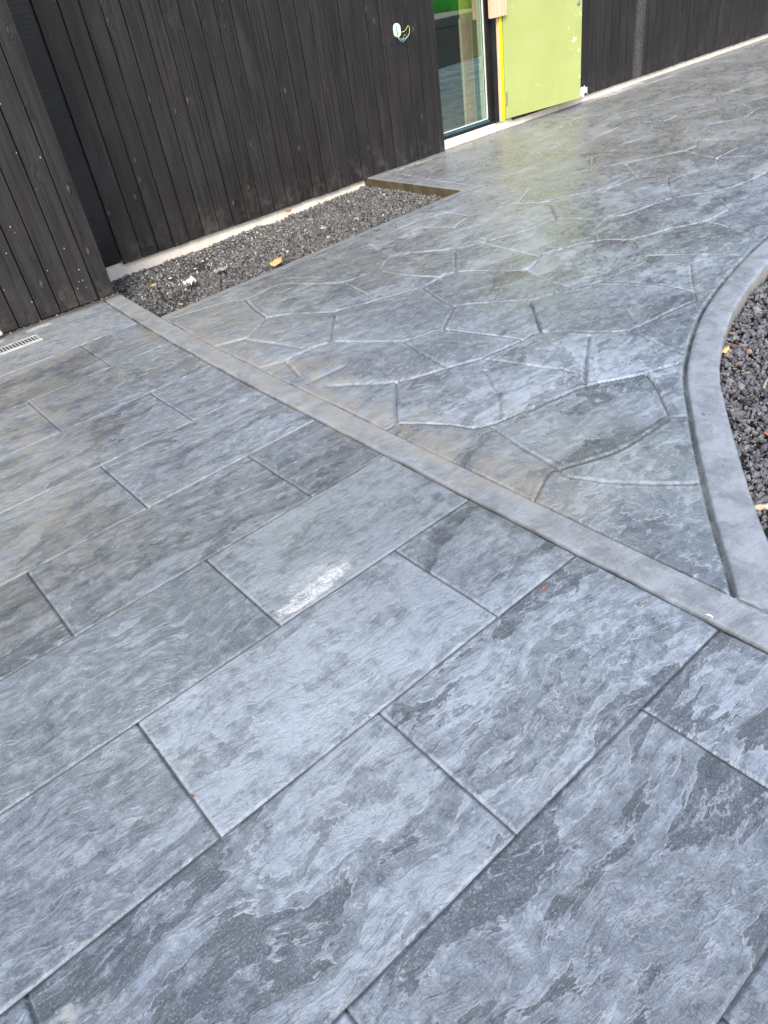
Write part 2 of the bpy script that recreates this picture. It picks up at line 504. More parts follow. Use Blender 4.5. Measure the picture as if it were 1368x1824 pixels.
M_INTF = simple('interior_floor', (.05, .055, .05), .5, .2, 3)
M_ROOF = simple('dark_roof', (.04, .04, .042), .6, .2, 3)
M_BEIGE = simple('beige_board', (.48, .38, .24), .7, .12, 12)
M_CREAM = simple('cream_edge', (.72, .66, .50), .6, .08, 12)
M_OLIVE = simple('olive_board', (.55, .60, .12), .6, .1, 6)
M_TEAL = simple('teal_board', (.03, .30, .22), .5, .15, 20)
M_BRIGHT = simple('bright_green_sheet', (.03, .28, .02), .5, .3, 2)
M_SCRAP = simple('thin_white_plastic', (.80, .82, .85), .35, .06, 60)
M_BARK = simple('pale_root', (.42, .33, .24), .8, .35, 60, bump=.004)
M_SOIL = simple('dark_gravel_soil', (.026, .025, .026), .9, .5, 70, bump=.02)

def mat_stone(name, dark, lite, odd):
    t = NT(name)
    p = t.pos(); r = t.attr('rnd')
    n = t.noise(p, 150, 5, .65)
    c = t.mix(t.ramp(r, 0, .9, smooth=False), dark, lite)
    c = t.mix(t.math('GREATER_THAN', r, .965), c, odd)
    c = t.mix(t.ramp(n, .4, .75, 0, .3), c, tuple(min(1, k*1.9) for k in lite))
    return t.bsdf(Base_Color=c, Roughness=.62, Specular_IOR_Level=.5, Normal=t.bump(t.math('MULTIPLY', n, .0012)))
M_ST1 = mat_stone('crushed_basalt_by_wall', (.040, .040, .041), (.165, .165, .162), (.42, .40, .36))
M_ST2 = mat_stone('crushed_basalt_bed', (.042, .044, .051), (.152, .156, .176), (.26, .17, .11))

def mat_leaf(name, a, b):
    t = NT(name); p = t.pos()
    n = t.noise(p, 90, 5, .6)
    return t.bsdf(Base_Color=t.mix(t.ramp(n, .35, .65), a, b), Roughness=.6)
M_LEAFY = mat_leaf('yellow_leaf', (.50, .31, .11), (.66, .46, .20))
M_LEAFB = mat_leaf('brown_leaf', (.28, .10, .05), (.42, .20, .10))

def mat_glass():
    t = NT('window_glass')
    tr = t.n('BsdfTransparent', {'Color': (.93, .96, .92, 1)})
    gl = t.n('BsdfGlossy', {'Color': (.86, .95, .88, 1), 'Roughness': .006})
    fr = t.n('LayerWeight', {'Blend': .5})
    f = t.math('MULTIPLY_ADD', fr.outputs['Facing'], .42, .11, clamp=True)
    mx = t.n('MixShader'); t.set(mx.inputs[0], f)
    t.t.links.new(tr.outputs[0], mx.inputs[1]); t.t.links.new(gl.outputs[0], mx.inputs[2])
    t.t.links.new(mx.outputs[0], t.out.inputs[0])
    return t.m
M_GLASS = mat_glass()
def mat_film():
    t = NT('milky_film')
    tr = t.n('BsdfTransparent', {'Color': (.9, .93, .9, 1)})
    d = t.n('BsdfPrincipled', {'Base Color': (.62, .70, .62, 1), 'Roughness': .3})
    n = t.noise(t.scale(t.pos(), (60, 1, 2)), 1, 4, .6)
    mx = t.n('MixShader'); t.set(mx.inputs[0], t.ramp(n, .3, .7,   .6, .95))
    t.t.links.new(tr.outputs[0], mx.inputs[1]); t.t.links.new(d.outputs[0], mx.inputs[2])
    t.t.links.new(mx.outputs[0], t.out.inputs[0])
    return t.m
M_FILM = mat_film()

# ------------------------------------------------------------------ slab pavement (running bond, stamped)
XL = lines([(-3.2, -.7, .03), (-.7, 1.40, .006), (1.40, 1.6196, .0035)], [-.85, -.35, .13, .63, 1.11, 1.487])
XL = np.append(XL[XL < 1.617], [1.6180, 1.6195])
YLN = lines([(-1.8, -.1, .03), (-.1, 2.6, .006), (2.6, 5.32, .009)], ROWS[1:])
X, Y = np.meshgrid(XL, YLN)
XW, YW = warp(X, Y)
ROW = np.searchsorted(ROWS, Y)-1
wob = (fbm(X*9, Y*9, 3, 2)-.5)*.004
H = (fbm(X*2.1, Y*3.5, 11, 3)-.5)*.007+(fbm(X*9, Y*17, 15, 3)-.5)*.0028
Hs = (fbm(X*2.1, Y*3.5, 11, 2)-.5)*.003
slabside = X < 1.487
G = np.zeros_like(X)
depth = .0046*(.55+.9*fbm(X*3, Y*3, 21, 2))
GR = np.zeros_like(X)
def press(d, wd, dep):
    """pressed joint: v-groove with a soft shoulder and a slight raised lip"""
    return -dep*np.exp(-(d/wd)**2)+.0011*np.exp(-((np.abs(d)-2.6*wd)/(1.1*wd))**2)-.0012*np.exp(-(d/(5*wd))**2)
for y in ROWS[1:]:
    d = (Y-y)+wob*.6
    H += np.where(slabside, press(d, .0042, depth), 0); GR = np.maximum(GR, np.where(slabside, .75*np.exp(-(d/.0028)**2), 0))
CELL = np.zeros_like(X)
for k in range(len(ROWS)):
    js = [.63-.98*2, .63-.98, .63] if k % 2 == 0 else [.13-.98*2, .13-.98, .13, 1.11]
    rm = ROW == k
    if k == len(ROWS)-1: js = []
    for x in js:
        d = (X-x)+wob*.6
        m = rm & slabside
        H += np.where(m, press(d, .0042, depth*1.15), 0); GR = np.maximum(GR, np.where(m, np.exp(-(d/.0028)**2)*.85, 0))
    ci = np.searchsorted(js, X) if js else np.zeros(X.shape, int)
    CELL = np.where(rm, ((k*7.13+ci*3.71)*.618) % 1.0, CELL)
plain = sst(1.478, 1.492, X)
CELL = np.where(X > 1.487, .31, CELL)
H = H*(1-plain)+plain*(Hs+.002)
d = X-1.487+wob*1.3
H -= .012*np.exp(-(d/.0070)**2); GR = np.maximum(GR, np.exp(-(d/.0080)**2)*1.45)
d = X-1.619+wob*.4
H -= .010*np.exp(-(d/.0038)**2); GR = np.maximum(GR, np.exp(-(d/.0036)**2)*1.6)
H += .004*sst(1.44, 1.30, X)*0
DUST_WARM_LIGHT = .80*np.exp(-((X-1.62)/.12)**2)*sst(.6, 1.8, Y)
DUST_WARM_LIGHT += 1.35*sst(1.0, .2, X)*sst(1.9, 3.4, Y)*fbm(X*1.5, Y*2.5, 33, 3)  # warm lens glow at the left edge, painted into the slab colour
DUST_WARM_LIGHT += .60*sst(2.6, 4.8, Y)*fbm(X*2, Y*4, 35, 3)+.25*sst(1.3, 2.6, Y)  # far slabs tinted warm grey: painted stand-in for the reflected dark wall
WH = np.zeros_like(X)
def blob(cx, cy, lx, ly, ang, X=None, Y=None):
    u = (X-cx)*math.cos(ang)+(Y-cy)*math.sin(ang); v = -(X-cx)*math.sin(ang)+(Y-cy)*math.cos(ang)
    return np.exp(-((u/lx)**2+(v/ly)**2)**1.5)
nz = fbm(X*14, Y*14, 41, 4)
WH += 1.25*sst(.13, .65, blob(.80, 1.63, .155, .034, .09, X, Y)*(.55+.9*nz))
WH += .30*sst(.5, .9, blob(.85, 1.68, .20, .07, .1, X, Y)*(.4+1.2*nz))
WH += .7*sst(.4, .8, blob(1.04, 5.17, .10, .035, 0, X, Y)*(.5+nz))
WH += .8*sst(.4, .8, blob(.68, 5.17, .2, .05, 0, X, Y)*(.5+nz))
LIME = 0
DIRT = .9*sst(5.16, 5.27, YW+.06*(fbm(X*9, Y*9, 51, 3)-.5))
DIRT = np.maximum(DIRT, .35*np.exp(-((X-1.47)/.03)**2)*sst(.45, .65, fbm(X*7, Y*5, 55, 3)))
keep = np.ones((len(YLN)-1, len(XL)-1), bool)
slab = grid_obj('slab_pavement', XW, YW, H, keep, dict(cell=CELL, groove=np.minimum(GR, 1.45)*.68, dust_warm_light=np.clip(DUST_WARM_LIGHT, 0, .8), white=np.clip(WH, 0, 1), plain=plain, dirt=DIRT, vein=np.zeros_like(X)), M_SLAB)
tag(slab, 'blue grey stamped concrete slabs in running bond', None, None, 'structure')

# ------------------------------------------------------------------ flagstone pavement
JOINTS = [(0.7,1634,4438,1838,4371,2055,4315,2146,4236,2268,4245,2445,4251,2541,4059,2677,3876,2886,3842), 
    (1.2,2138,4223,2078,4008,2035,3835,1846,3696,1803,3681,1640,3747), (0.8,2042,3847,2172,3722,2334,3517,2541,3428), (1.3,2326,3507,2060,3206), 
    (0.7,1790,3661,1856,3432,1905,3258), (0.9,2045,3202,1908,3216,1760,3208,1635,3260), (1,1754,3183,1696,2986), (0.4,2517,4337,2652,4098), 
    (0.8,2665,3826,2602,3502), (0.7,1718,2768,1863,2614), (0.3,1711,2884,1891,2871), (0.9,3168,3975,3324,3840,3536,3622), (0.9,2950,3817,3168,3975), 
    (0.8,3242,4252,3180,3989), (1.3,3459,3632,3180,3335), (0.8,2937,3810,2976,3543,3053,3335), 
    (0.9,2354,3523,2582,3423,2888,3326,3168,3327,3395,2976,3604,3008,3795,2994), (1,2878,3316,2803,3107,2757,2932), (1.1,2752,2927,2510,2767), 
    (0.8,2510,2767,2280,2845,2077,3164), (0.8,2764,2939,2884,2814,3048,2629,3226,2544), (1.4,3049,2618,2763,2311), (0.8,2506,2762,2566,2517,2632,2318), 
    (1,2278,2842,2225,2607,2193,2431), (0.9,1747,2735,1945,2518,2178,2416,2375,2339,2624,2312,2743,2305,2803,2208), (1,1946,2517,1686,2223), 
    (0.7,1686,2223,1817,2008,1895,1890,2286,1798), (0.7,2353,2340,2386,2241,2483,1954), (0.8,2274,2239,2184,2109,2132,2021,1983,1882), 
    (0.8,3415,2967,3344,2780,3315,2614), (0.3,2805,3027,3061,2979), (0.7,3055,2608,3224,2548,3447,2446,3652,2414,3851,2406,4023,2577), 
    (0.8,3399,2937,3339,2760,3294,2522), (0.5,3447,2446,3539,2169,3559,1936), (1.1,3911,2163,3639,1984,3473,1862), 
    (0.9,2761,2295,2885,2074,2990,1937,3311,1887,3471,1865), (1.5,2843,2067,2597,1902,2427,1778), (1,2990,1937,2930,1735,2896,1579), 
    (0.6,2423,2105,2474,1952,2490,1839), (0.9,2093,1824,2253,1794,2409,1765,2563,1661,2648,1618,2833,1540), (1.2,2643,1611,2536,1488,2394,1344), 
    (0.7,2389,1341,2428,1286), (0.5,3922,2453,4030,2229,4144,1993), (0.5,2911,1766,2776,1627), (0.5,3223,2127,3075,1967), 
    (1,2377,1333,2261,1332,2108,1346,1961,1389,1831,1448,1788,1460,1619,1390), (0.6,1684,2216,1589,2218), (0.8,1910,1853,1862,1659,1835,1465), 
    (0.8,1830,1440,1815,1390,1861,1279,1936,1159,2052,1019), (0.9,4836,5805,4755,5086,4746,4523), (0.5,4618,4648,4603,4124), (0.5,4999,4776,4763,4519), 
    (0.6,3399,4359,3719,4383,4084,4343), (0.8,4084,4343,4081,4108), (0.6,3724,4523,3620,4415), (0.8,3275,4326,3184,3999), 
    (0.8,3184,3999,3361,3819,3500,3639,3704,3555,3971,3462,4272,3448), (0.8,3831,4000,4081,4074,4398,3994,4482,3951,4589,3782,4869,3633), 
    (1,3831,4000,3748,3753,3722,3556), (0.5,3715,4195,3831,4000), (0.7,4482,3951,4839,4139), (1.2,4551,3704,4296,3438), (0.8,4296,3438,4370,3255), 
    (1,3650,3535,3632,3035), (0.6,5218,4316,5040,4135), (0.6,6211,4963,5925,4668), (0.8,5557,4592,5900,4645,6362,4698,6899,4726), 
    (0.7,5900,4645,5958,4396,6059,4215,6290,4265,6587,4189), (0.9,5861,4306,5464,4018), 
    (0.8,5012,4144,5462,4025,5723,3854,6195,3616,6450,3633,6817,3965), (1.3,5677,3823,5390,3534), (0.6,5390,3534,5475,3285,5561,3158), 
    (0.7,4585,3792,4831,3675,5092,3520,5378,3525), (1.4,5472,3297,5169,3085,4996,2957), (0.8,6195,3616,6045,3222,6250,2917), (1.1,6045,3222,5828,3077), 
    (0.7,5828,3077,5602,3183,5356,3210), (0.4,6045,3222,6367,3220), (0.8,4466,3115,4515,3043,4689,3005,4975,2957,5207,2780,5429,2696,5795,2684), 
    (0.9,4412,3103,4183,3016,4021,2896), (0.8,3678,3044,4021,2896,4140,2709,4400,2595,4644,2489,4890,2482), (1.2,5189,2770,5035,2621,4908,2486), 
    (1.3,4131,2691,3855,2413), (0.8,4629,2480,4480,2098), (0.5,4577,3087,4700,3193), (0.3,4552,3702,4502,3279), (0.6,6556,3696,6718,3157), 
    (0.5,5828,3077,5815,2694), (0.4,6562,5378,6786,5345), (1,7345,5833,7181,5503,6972,5342), 
    (0.8,7181,5503,7493,5162,7824,5003,8325,4924,8419,4577,8758,4468), (0.9,7478,5152,7087,4761), (0.8,7087,4761,7202,4429,7561,4455,7870,4370), 
    (0.9,7202,4429,6763,4183), (0.7,8714,5480,9039,5257,9611,5112,9640,4825,9727,4699), (0.9,8419,4577,7949,4335), (0.6,7949,4335,8003,4095,8354,3995), 
    (0.6,8419,4577,8354,3995), (0.8,9591,4819,9108,4489), (0.5,9301,5791,9499,5713,9717,5859), (0.7,9954,5541,10365,5379,10912,5306), 
    (0.8,8003,4095,7697,3782), (0.7,7099,3920,7388,3761,7697,3782), ]
XL = np.unique(np.round(np.concatenate([[1.6195, 1.621, 1.6235, 1.6265], np.arange(1.630, 4.6, .0055), np.arange(4.6, 5.0, .0075), [BX1-.004, BX1], np.arange(5.0, 9, .013), np.arange(9, 17.01, .035)]), 4))
YLN = np.unique(np.round(np.concatenate([np.arange(.50, 4.0, .006), np.arange(4.0, 4.3, .008), np.arange(4.3, 4.52, .006), [4.516, 4.52], np.arange(4.53, 6.30, .011)]), 4))
X, Y = np.meshgrid(XL, YLN)
XW, YW = warp(X, Y)
cell_pts = []
H = (fbm(XW*1.9, YW*3.2, 61, 3)-.5)*.013+(fbm(XW*7+YW*3, YW*14-XW*2, 65, 3)-.5)*.006
DMIN = np.full(X.shape, 9.0); VEIN = np.zeros_like(X); GR = np.zeros_like(X); NEAR = np.full(X.shape, 9.0); PUFF = np.full(X.shape, 9.0)
wn2 = (fbm(XW*8, YW*8, 71, 3)-.5)*.022
for jn in JOINTS:
    s = jn[0]; pts = [(jn[i]/1000, jn[i+1]/1000) for i in range(1, len(jn), 2)]
    if len(pts) > 2: pts = [tuple(q) for q in catmull(pts, 4)]
    D, SG = polydist(XW, YW, pts, .55)
    NEAR = np.minimum(NEAR, D)
    _d = np.abs(D*SG+wn2*.5*np.clip(D*40, .2, 1)); DMIN = np.minimum(DMIN, _d)
    d = np.abs(D*SG+wn2*.5*np.clip(D*40, .2, 1))
    wv = .0056+.0016*s
    dep = .0085*s*(.5+.9*fbm(XW*4, YW*4, 75, 2))
    H -= dep*np.exp(-(d/wv)**2)
    H += .0017*s*np.exp(-((d-2.3*wv)/(wv))**2)
    H -= .0030*s*np.exp(-(d/.05)**2)
    GR = np.maximum(GR, np.clip(s-.15, 0, 1.3)*np.exp(-(d/(wv*.62))**2))
    dv = np.abs(D*SG+wn2*.5*np.clip(D*40, .2, 1)-1.5*wv*np.sign(D*SG+1e-9)*0-1.35*wv)
    VEIN = np.maximum(VEIN, (.72+.85*sst(3.0, 6.5, XW))*np.clip(1.0-.5*s, .15, .65)*np.exp(-(dv/(wv*.6))**2)*sst(.36, .6, fbm(XW*5, YW*5, 77, 2)))
# stones: flood fill between the joints, each gets its own tone, level and slight tilt
from collections import deque
def stones_of(bar):
    ny_, nx_ = bar.shape; lab = np.where(bar, -1, 0).ravel().tolist(); cur = 0
    for s0 in range(0, ny_*nx_, 7):
        if lab[s0]: continue
        cur += 1; lab[s0] = cur; dq = deque([s0])
        while dq:
            q = dq.popleft(); xq = q % nx_
            for r_, ok_ in ((q-nx_, q >= nx_), (q+nx_, q < nx_*(ny_-1)), (q-1, xq > 0), (q+1, xq < nx_-1)):
                if ok_ and lab[r_] == 0: lab[r_] = cur; dq.append(r_)
    lab = np.array(lab).reshape(ny_, nx_); lab[lab < 0] = 0
    for _ in range(8):
        for ax, sh in ((0, 1), (0, -1), (1, 1), (1, -1)):
            rl = np.roll(lab, sh, ax); lab = np.where(lab == 0, rl, lab)
    return lab
LAB = stones_of(DMIN < .0068)
nl = LAB.max()+1
rc = np.random.default_rng(17)
cnt = np.bincount(LAB.ravel(), minlength=nl).astype(float)+1e-6
cxs = np.bincount(LAB.ravel(), XW.ravel(), minlength=nl)/cnt; cys = np.bincount(LAB.ravel(), YW.ravel(), minlength=nl)/cnt
big = (cnt > 400) & (cnt < 60000)
tx = rc.normal(0, .008, nl)*big; ty = rc.normal(0, .008, nl)*big; lvl = rc.uniform(-.002, .002, nl)*big
CELLF = rc.random(nl)[LAB]
edgeblend = sst(.0, .04, DMIN)
H += (np.clip(tx[LAB]*(XW-cxs[LAB])+ty[LAB]*(YW-cys[LAB]), -.006, .006)+lvl[LAB])*edgeblend*sst(1.62, 1.8, XW)
# joints outside the photographed area: a jittered network
seed = []
r2 = np.random.default_rng(5)
for i in range(30):
    for j in range(12):
        seed.append((1.6+i*.56+r2.uniform(-.2, .2)+(j % 2)*.28, .5+j*.5+r2.uniform(-.17, .17)))
far = (NEAR > .5)
jj, ii = np.where(far)
if len(jj):
    px = XW[jj, ii]; py = YW[jj, ii]
    f1 = np.full(len(px), 9.0); f2 = np.full(len(px), 9.0)
    for sx, sy in seed:
        dd = np.hypot(px-sx, py-sy)
        f2 = np.minimum(f2, np.maximum(dd, f1)); f1 = np.minimum(f1, dd)
    e = (f2-f1)*.5
    H[jj, ii] -= .005*np.exp(-(e/.008)**2)
    GR[jj, ii] = np.maximum(GR[jj, ii], .4*np.exp(-(e/.006)**2))
plain = np.zeros_like(X)
# trowelled strips along the gravel strip
pb = sst(BY0-.085, BY0-.075, Y)*sst(BX1+.15, BX1+.14, X)*(Y < BY0+.01)
ps = sst(BX1+.115, BX1+.105, X)*(Y > BY0-.01)*(X > BX1-.02)
plain = np.maximum(pb, ps)
for dd in ((Y-(BY0-.08)), ):
    m = (X < BX1+.14)
    H -= np.where(m, .004*np.exp(-(dd/.006)**2), 0); GR = np.maximum(GR, np.where(m, .4*np.exp(-(dd/.005)**2), 0))
H = H*(1-.85*plain)
edge = np.minimum(np.abs(Y-BY0)+9*(X > BX1), np.abs(X-BX1)+9*(Y < BY0-.02))
H -= .006*np.exp(-(edge/.008)**2)
DK, SK = polydist(XW, YW, [tuple(q) for q in KERB], .35)
sk_ = DK*SK     # positive = paved side
inside = np.where(DK < 9, sk_, 1.0)
for q0, q1 in zip(KERB[:-1], KERB[1:]):
    pass
yk = np.interp(XW, KERB[:, 0], KERB[:, 1])
inside = np.where(DK > .3, np.where(YW > yk, 1.0, -1.0), inside)
H = np.where(inside < .035, H*np.clip(inside/.035, 0, 1), H)
H -= .013*np.exp(-(np.maximum(inside-.002, 0)/.008)**2)
H = np.where(inside < -.002, -.04, H)
GR = np.maximum(GR, np.exp(-((inside)/.009)**2)*1.25)
H += -.009*np.exp(-((X-1.619)/.0042)**2); GR = np.maximum(GR, 1.6*np.exp(-((X-1.619)/.0038)**2))
H = H*1.0+.002
keep = np.ones((len(YLN)-1, len(XL)-1), bool)
xc = .5*(X[:-1, :-1]+X[1:, 1:]); yc = .5*(Y[:-1, :-1]+Y[1:, 1:])
keep &= ~((xc < BX1) & (yc > BY0))
keep &= ~(np.maximum(np.maximum(inside[:-1, :-1], inside[1:, 1:]), np.maximum(inside[1:, :-1], inside[:-1, 1:])) < -.004)
DUST_WARM_LIGHT = .80*sst(.30, .02, X-1.62+.40*(fbm(XW*2, YW*2, 81, 3)-.5))*sst(.8, 1.8, Y)*sst(4.9, 4.0, Y)
DUST_WARM_LIGHT += .30*np.exp(-((X-1.7)/.5)**2)*sst(.9, 1.6, Y)
DUST_WARM_LIGHT += .65*sst(2.4, 4.8, YW+.12*XW)*(.3+.9*fbm(XW*1.3, YW*3.0, 83, 4))  # far stones toned warm grey, the wall's reflection put into their colour
DUST_WARM_LIGHT += .30*sst(3.0, 6, XW)*sst(2.6, 3.8, YW)  # more of the painted reflection tone further along the wall
WH = np.zeros_like(X)
nz = fbm(XW*9, YW*9, 85, 4)
WH += .9*sst(.45, .8, blob(8.55, 5.93, .65, .10, 0, XW, YW)*(.4+1.3*nz))
WH += .8*sst(.5, .8, blob(9.2, 5.80, .5, .05, 0, XW, YW)*(.4+1.3*nz))
WH += .55*sst(.5, .9, blob(11.9, 5.7, .6, .07, 0, XW, YW)*(.4+1.3*nz))
WH += .8*sst(.4, .8, blob(5.05, 5.86, .40, .05, -.03, XW, YW)*(.4+1.1*nz))
WH += .16*sst(.25, .9, blob(5.3, 5.35, .28, .16, 0, XW, YW)*(.4+1.1*nz))
WH += .2*sst(.25, .9, blob(5.25, 4.55, .25, .07, .2, XW, YW)*(.4+1.1*nz))
WH += .30*sst(.45, .8, blob(3.6, 4.2, .2, .06, .2, XW, YW)*(.4+1.1*nz))
DIRT = .55*sst(5.90, 5.97, YW+.05*(nz-.5))
flag = grid_obj('flagstone_pavement', XW, YW, H, keep, dict(cell=CELLF, groove=np.minimum(GR, 1.45)*.68, dust_warm_light=np.clip(DUST_WARM_LIGHT, 0, .85), white=np.clip(WH, 0, 1), plain=plain*.9, dirt=DIRT, vein=np.clip(VEIN, 0, 1)*(1-plain)), M_FLAG)
tag(flag, 'grey stamped concrete with an irregular flagstone pattern', None, None, 'structure')

# ------------------------------------------------------------------ curved kerb band (swept profile)
def sweep_kerb():
    P = KERB.copy()
    T = np.gradient(P, axis=0); T /= np.linalg.norm(T, axis=1)[:, None]
    Nn = np.stack([T[:, 1], -T[:, 0]], 1)           # towards the gravel bed
    prof = [(-.0045, -.014), (.0, -.0155), (.005, -.014), (.009, -.006), (.012, .0), (.017, .0025), (.03, .003), (.06, .002), (.09, .003), (.118, .0025), (.130, .0005), (.136, -.003), (.1395, -.008), (.141, -.014), (.1415, -.05), (.143, -.25)]
    rows = []
    # densify along the sweep
    t = np.linspace(0, len(P)-1, 1000)
    Pd = np.stack([np.interp(t, range(len(P)), P[:, k]) for k in (0, 1)], 1)
    Nd = np.stack([np.interp(t, range(len(P)), Nn[:, k]) for k in (0, 1)], 1)
    wid = 1+.12*np.exp(-np.maximum(t-14, 0)/14)
    V = []; at = {k: [] for k in ('cell', 'groove', 'dust_warm_light', 'white', 'plain', 'dirt')}
    for d, z in prof:
        wob = (fbm(Pd[:, 0]*9, Pd[:, 1]*9, 91, 2)-.5)*.004
        q = Pd+Nd*((d*(wid if d > .03 else 1))+wob*(d > .03))[:, None]
        zz = z+(fbm(q[:, 0]*6, q[:, 1]*6, 95, 3)-.5)*.004*(0.01 < d < .135)
        V.append(np.stack([np.maximum(q[:, 0], 1.6205), q[:, 1], zz*np.ones(len(q))], 1))
        n = len(q)
        at['cell'].append(np.full(n, .31)); at['groove'].append(np.full(n, 1.0*math.exp(-(d/.0085)**2)))
        at['dust_warm_light'].append(np.full(n, .0 if d < .140 else 1.0)); at['white'].append(np.full(n, 0 if d < .140 else .22))
        at['plain'].append(np.full(n, 1.0)); at['dirt'].append(np.full(n, 0 if d < .1405 else .0))
    V = np.array(V); m, n = V.shape[:2]
    idx = np.arange(m*n).reshape(m, n)
    F = np.stack([idx[:-1, :-1], idx[1:, :-1], idx[1:, 1:], idx[:-1, 1:]], -1).reshape(-1, 4)
    o = mesh_np('kerb_band', V.reshape(-1, 3), F, M_FLAG, attrs={k: np.concatenate(a) for k, a in at.items()})
    return o
kb = sweep_kerb()
tag(kb, 'smooth curved concrete border between flagstones and gravel bed', None, None, 'structure')
# straight border continues towards the viewer, closing the slab edge beside the bed
mb = MB().prism([(1.560, -1.8), (1.630, -1.8), (1.630, .47), (1.66, .64), (1.60, .64)], -.25, -.006)
for kx in (1.604,):
    mb.prism([(BX0-.005, BY0-.02), (2.3, BY0+.016), (3.2, BY0+.065), (4.0, BY0+.108), (BX1+.01, BY0+.140), (BX1+.01, BY0+.158), (4.0, BY0+.126), (3.2, BY0+.083), (2.3, BY0+.034), (BX0-.005, BY0-.002)], -.25, -.007)
eb = mb.build('pavement_edge', M_KFACE)
tag(eb, 'cast side of the pavement slab', None, None, 'structure')
eb2 = MB().box(BX1-.012, BX1+.02, BY0+.16, 5.99, -.25, -.0035, bev=.004).box(BX0-.002, BX0+.05, BY0, BY0+.01, -.25, -.02).build('pavement_step', M_EDGE)
tag(eb2, 'brown stained side of the pavement at the end of the gravel strip', None, None, 'structure')

# ground sheet to the horizon, with beds
gs = MB().box(-400, 400, -400, 400, -.35, -.26).build('ground', M_SOIL)
tag(gs, None, None, None, 'structure')

# ------------------------------------------------------------------ gravel
ICO = bmesh.new(); bmesh.ops.create_icosphere(ICO, subdivisions=1, radius=1)
IV = np.array([v.co[:] for v in ICO.verts]); IF = np.array([[v.index for v in f.verts] for f in ICO.faces]); ICO.free()
def stones(name, P, size, mat, seed, light=None):
    r = np.random.default_rng(seed)
    n = len(P); k = len(IV)
    V = IV[None]*(1+r.uniform(-.38, .38, (n, k, 1)))
    # chop: clamp along random directions for facets
    for _ in range(3):
        dr = r.normal(size=(n, 1, 3)); dr /= np.linalg.norm(dr, axis=2, keepdims=True)
        dp = (V*dr).sum(2, keepdims=True)
        V = V-dr*np.maximum(dp-r.uniform(.35, .7, (n, 1, 1)), 0)
    V = V*np.stack([r.uniform(.75, 1.35, n), r.uniform(.6, 1.0, n), r.uniform(.4, .8, n)], 1)[:, None]
    q = r.normal(size=(n, 4)); q[:, 0] += .8; q /= np.linalg.norm(q, axis=1)[:, None]
    w_, x_, y_, z_ = q.T
    R = np.stack([np.stack([1-2*(y_**2+z_**2), 2*(x_*y_-z_*w_), 2*(x_*z_+y_*w_)], 1),
                  np.stack([2*(x_*y_+z_*w_), 1-2*(x_**2+z_**2), 2*(y_*z_-x_*w_)], 1),
                  np.stack([2*(x_*z_-y_*w_), 2*(y_*z_+x_*w_), 1-2*(x_**2+y_**2)], 1)], 1)
    V = np.einsum('nij,nkj->nki', R, V)
    sz = size*np.exp(r.normal(0, .38, n))*.62
    V = V*sz[:, None, None]+P[:, None]
    F = IF[None]+(np.arange(n)*k)[:, None, None]
    rn = r.random(n)*.95
    rn = np.where(r.random(n) < .014, 1.0, rn)
    if light is not None: rn = np.where(r.random(n) < light, 1.0, rn)
    return mesh_np(name, V.reshape(-1, 3), F.reshape(-1, 3), mat, attrs={'rnd': np.repeat(rn, k)}, smooth=False)

r3 = np.random.default_rng(31)
n = 36000
gx = r3.uniform(BX0+.004, BX1-.012, n); gy = r3.uniform(4.50, YP+.01, n)
ye = BY0+.018+.157*np.clip((gx-1.62)/2.98, 0, 1)
xe = 1.60+.08*((gy-2.9)/2.3)**2
m = (gy > ye) & (gx > xe)
gx, gy = gx[m], gy[m]
zb = -.110+.022*sst(4.0, 4.6, gx)+(fbm(gx*4, gy*4, 101, 3)-.5)*.040+.012*sst(2.4, 4, gx)
P = np.stack([gx, gy, zb+r3.uniform(-.012, .006, len(gx))], 1)
lt = .16*np.exp(-((gy-5.85)/.20)**2)*sst(3.9, 2.8, gx)+.03*np.exp(-((gy-5.5)/.3)**2)+.10*np.exp(-((gx-2.35)/.3)**2-((gy-5.6)/.15)**2)
g1 = stones('gravel', P, .0125, M_ST1, 3, lt)
tag(g1, 'grey crushed stone in the strip along the wall', None, None, 'stuff')
sb = MB().box(1.60, BX1-.013, 4.53, YP-.001, -.25, -.115).build('soil', M_SOIL); tag(sb, None, None, None, 'structure')

n = 75000
gx = r3.uniform(1.635, 6.2, n); gy = r3.uniform(-.9, 2.1, n)
D2 = np.interp(gx, KERB[:, 0], KERB[:, 1])
def kerb_off(x, y):
    best = np.full(len(x), 9.0)
    for q in KERB[::3]:
        best = np.minimum(best, np.hypot(x-q[0], y-q[1]))
    return best
off = kerb_off(gx, gy)
m = (gy < D2) & (off > .150+.04*np.exp(-np.maximum(gx-1.7, 0)/.3)) & (off < .95)
gx, gy = gx[m], gy[m]
zb = -.068+(fbm(gx*3, gy*3, 111, 3)-.5)*.04
P = np.stack([gx, gy, zb+r3.uniform(-.022, .008, len(gx))], 1)
g2 = stones('gravel', P, .0165, M_ST2, 5)
tag(g2, 'dark crushed stone in the bed inside the curved border', None, None, 'stuff')

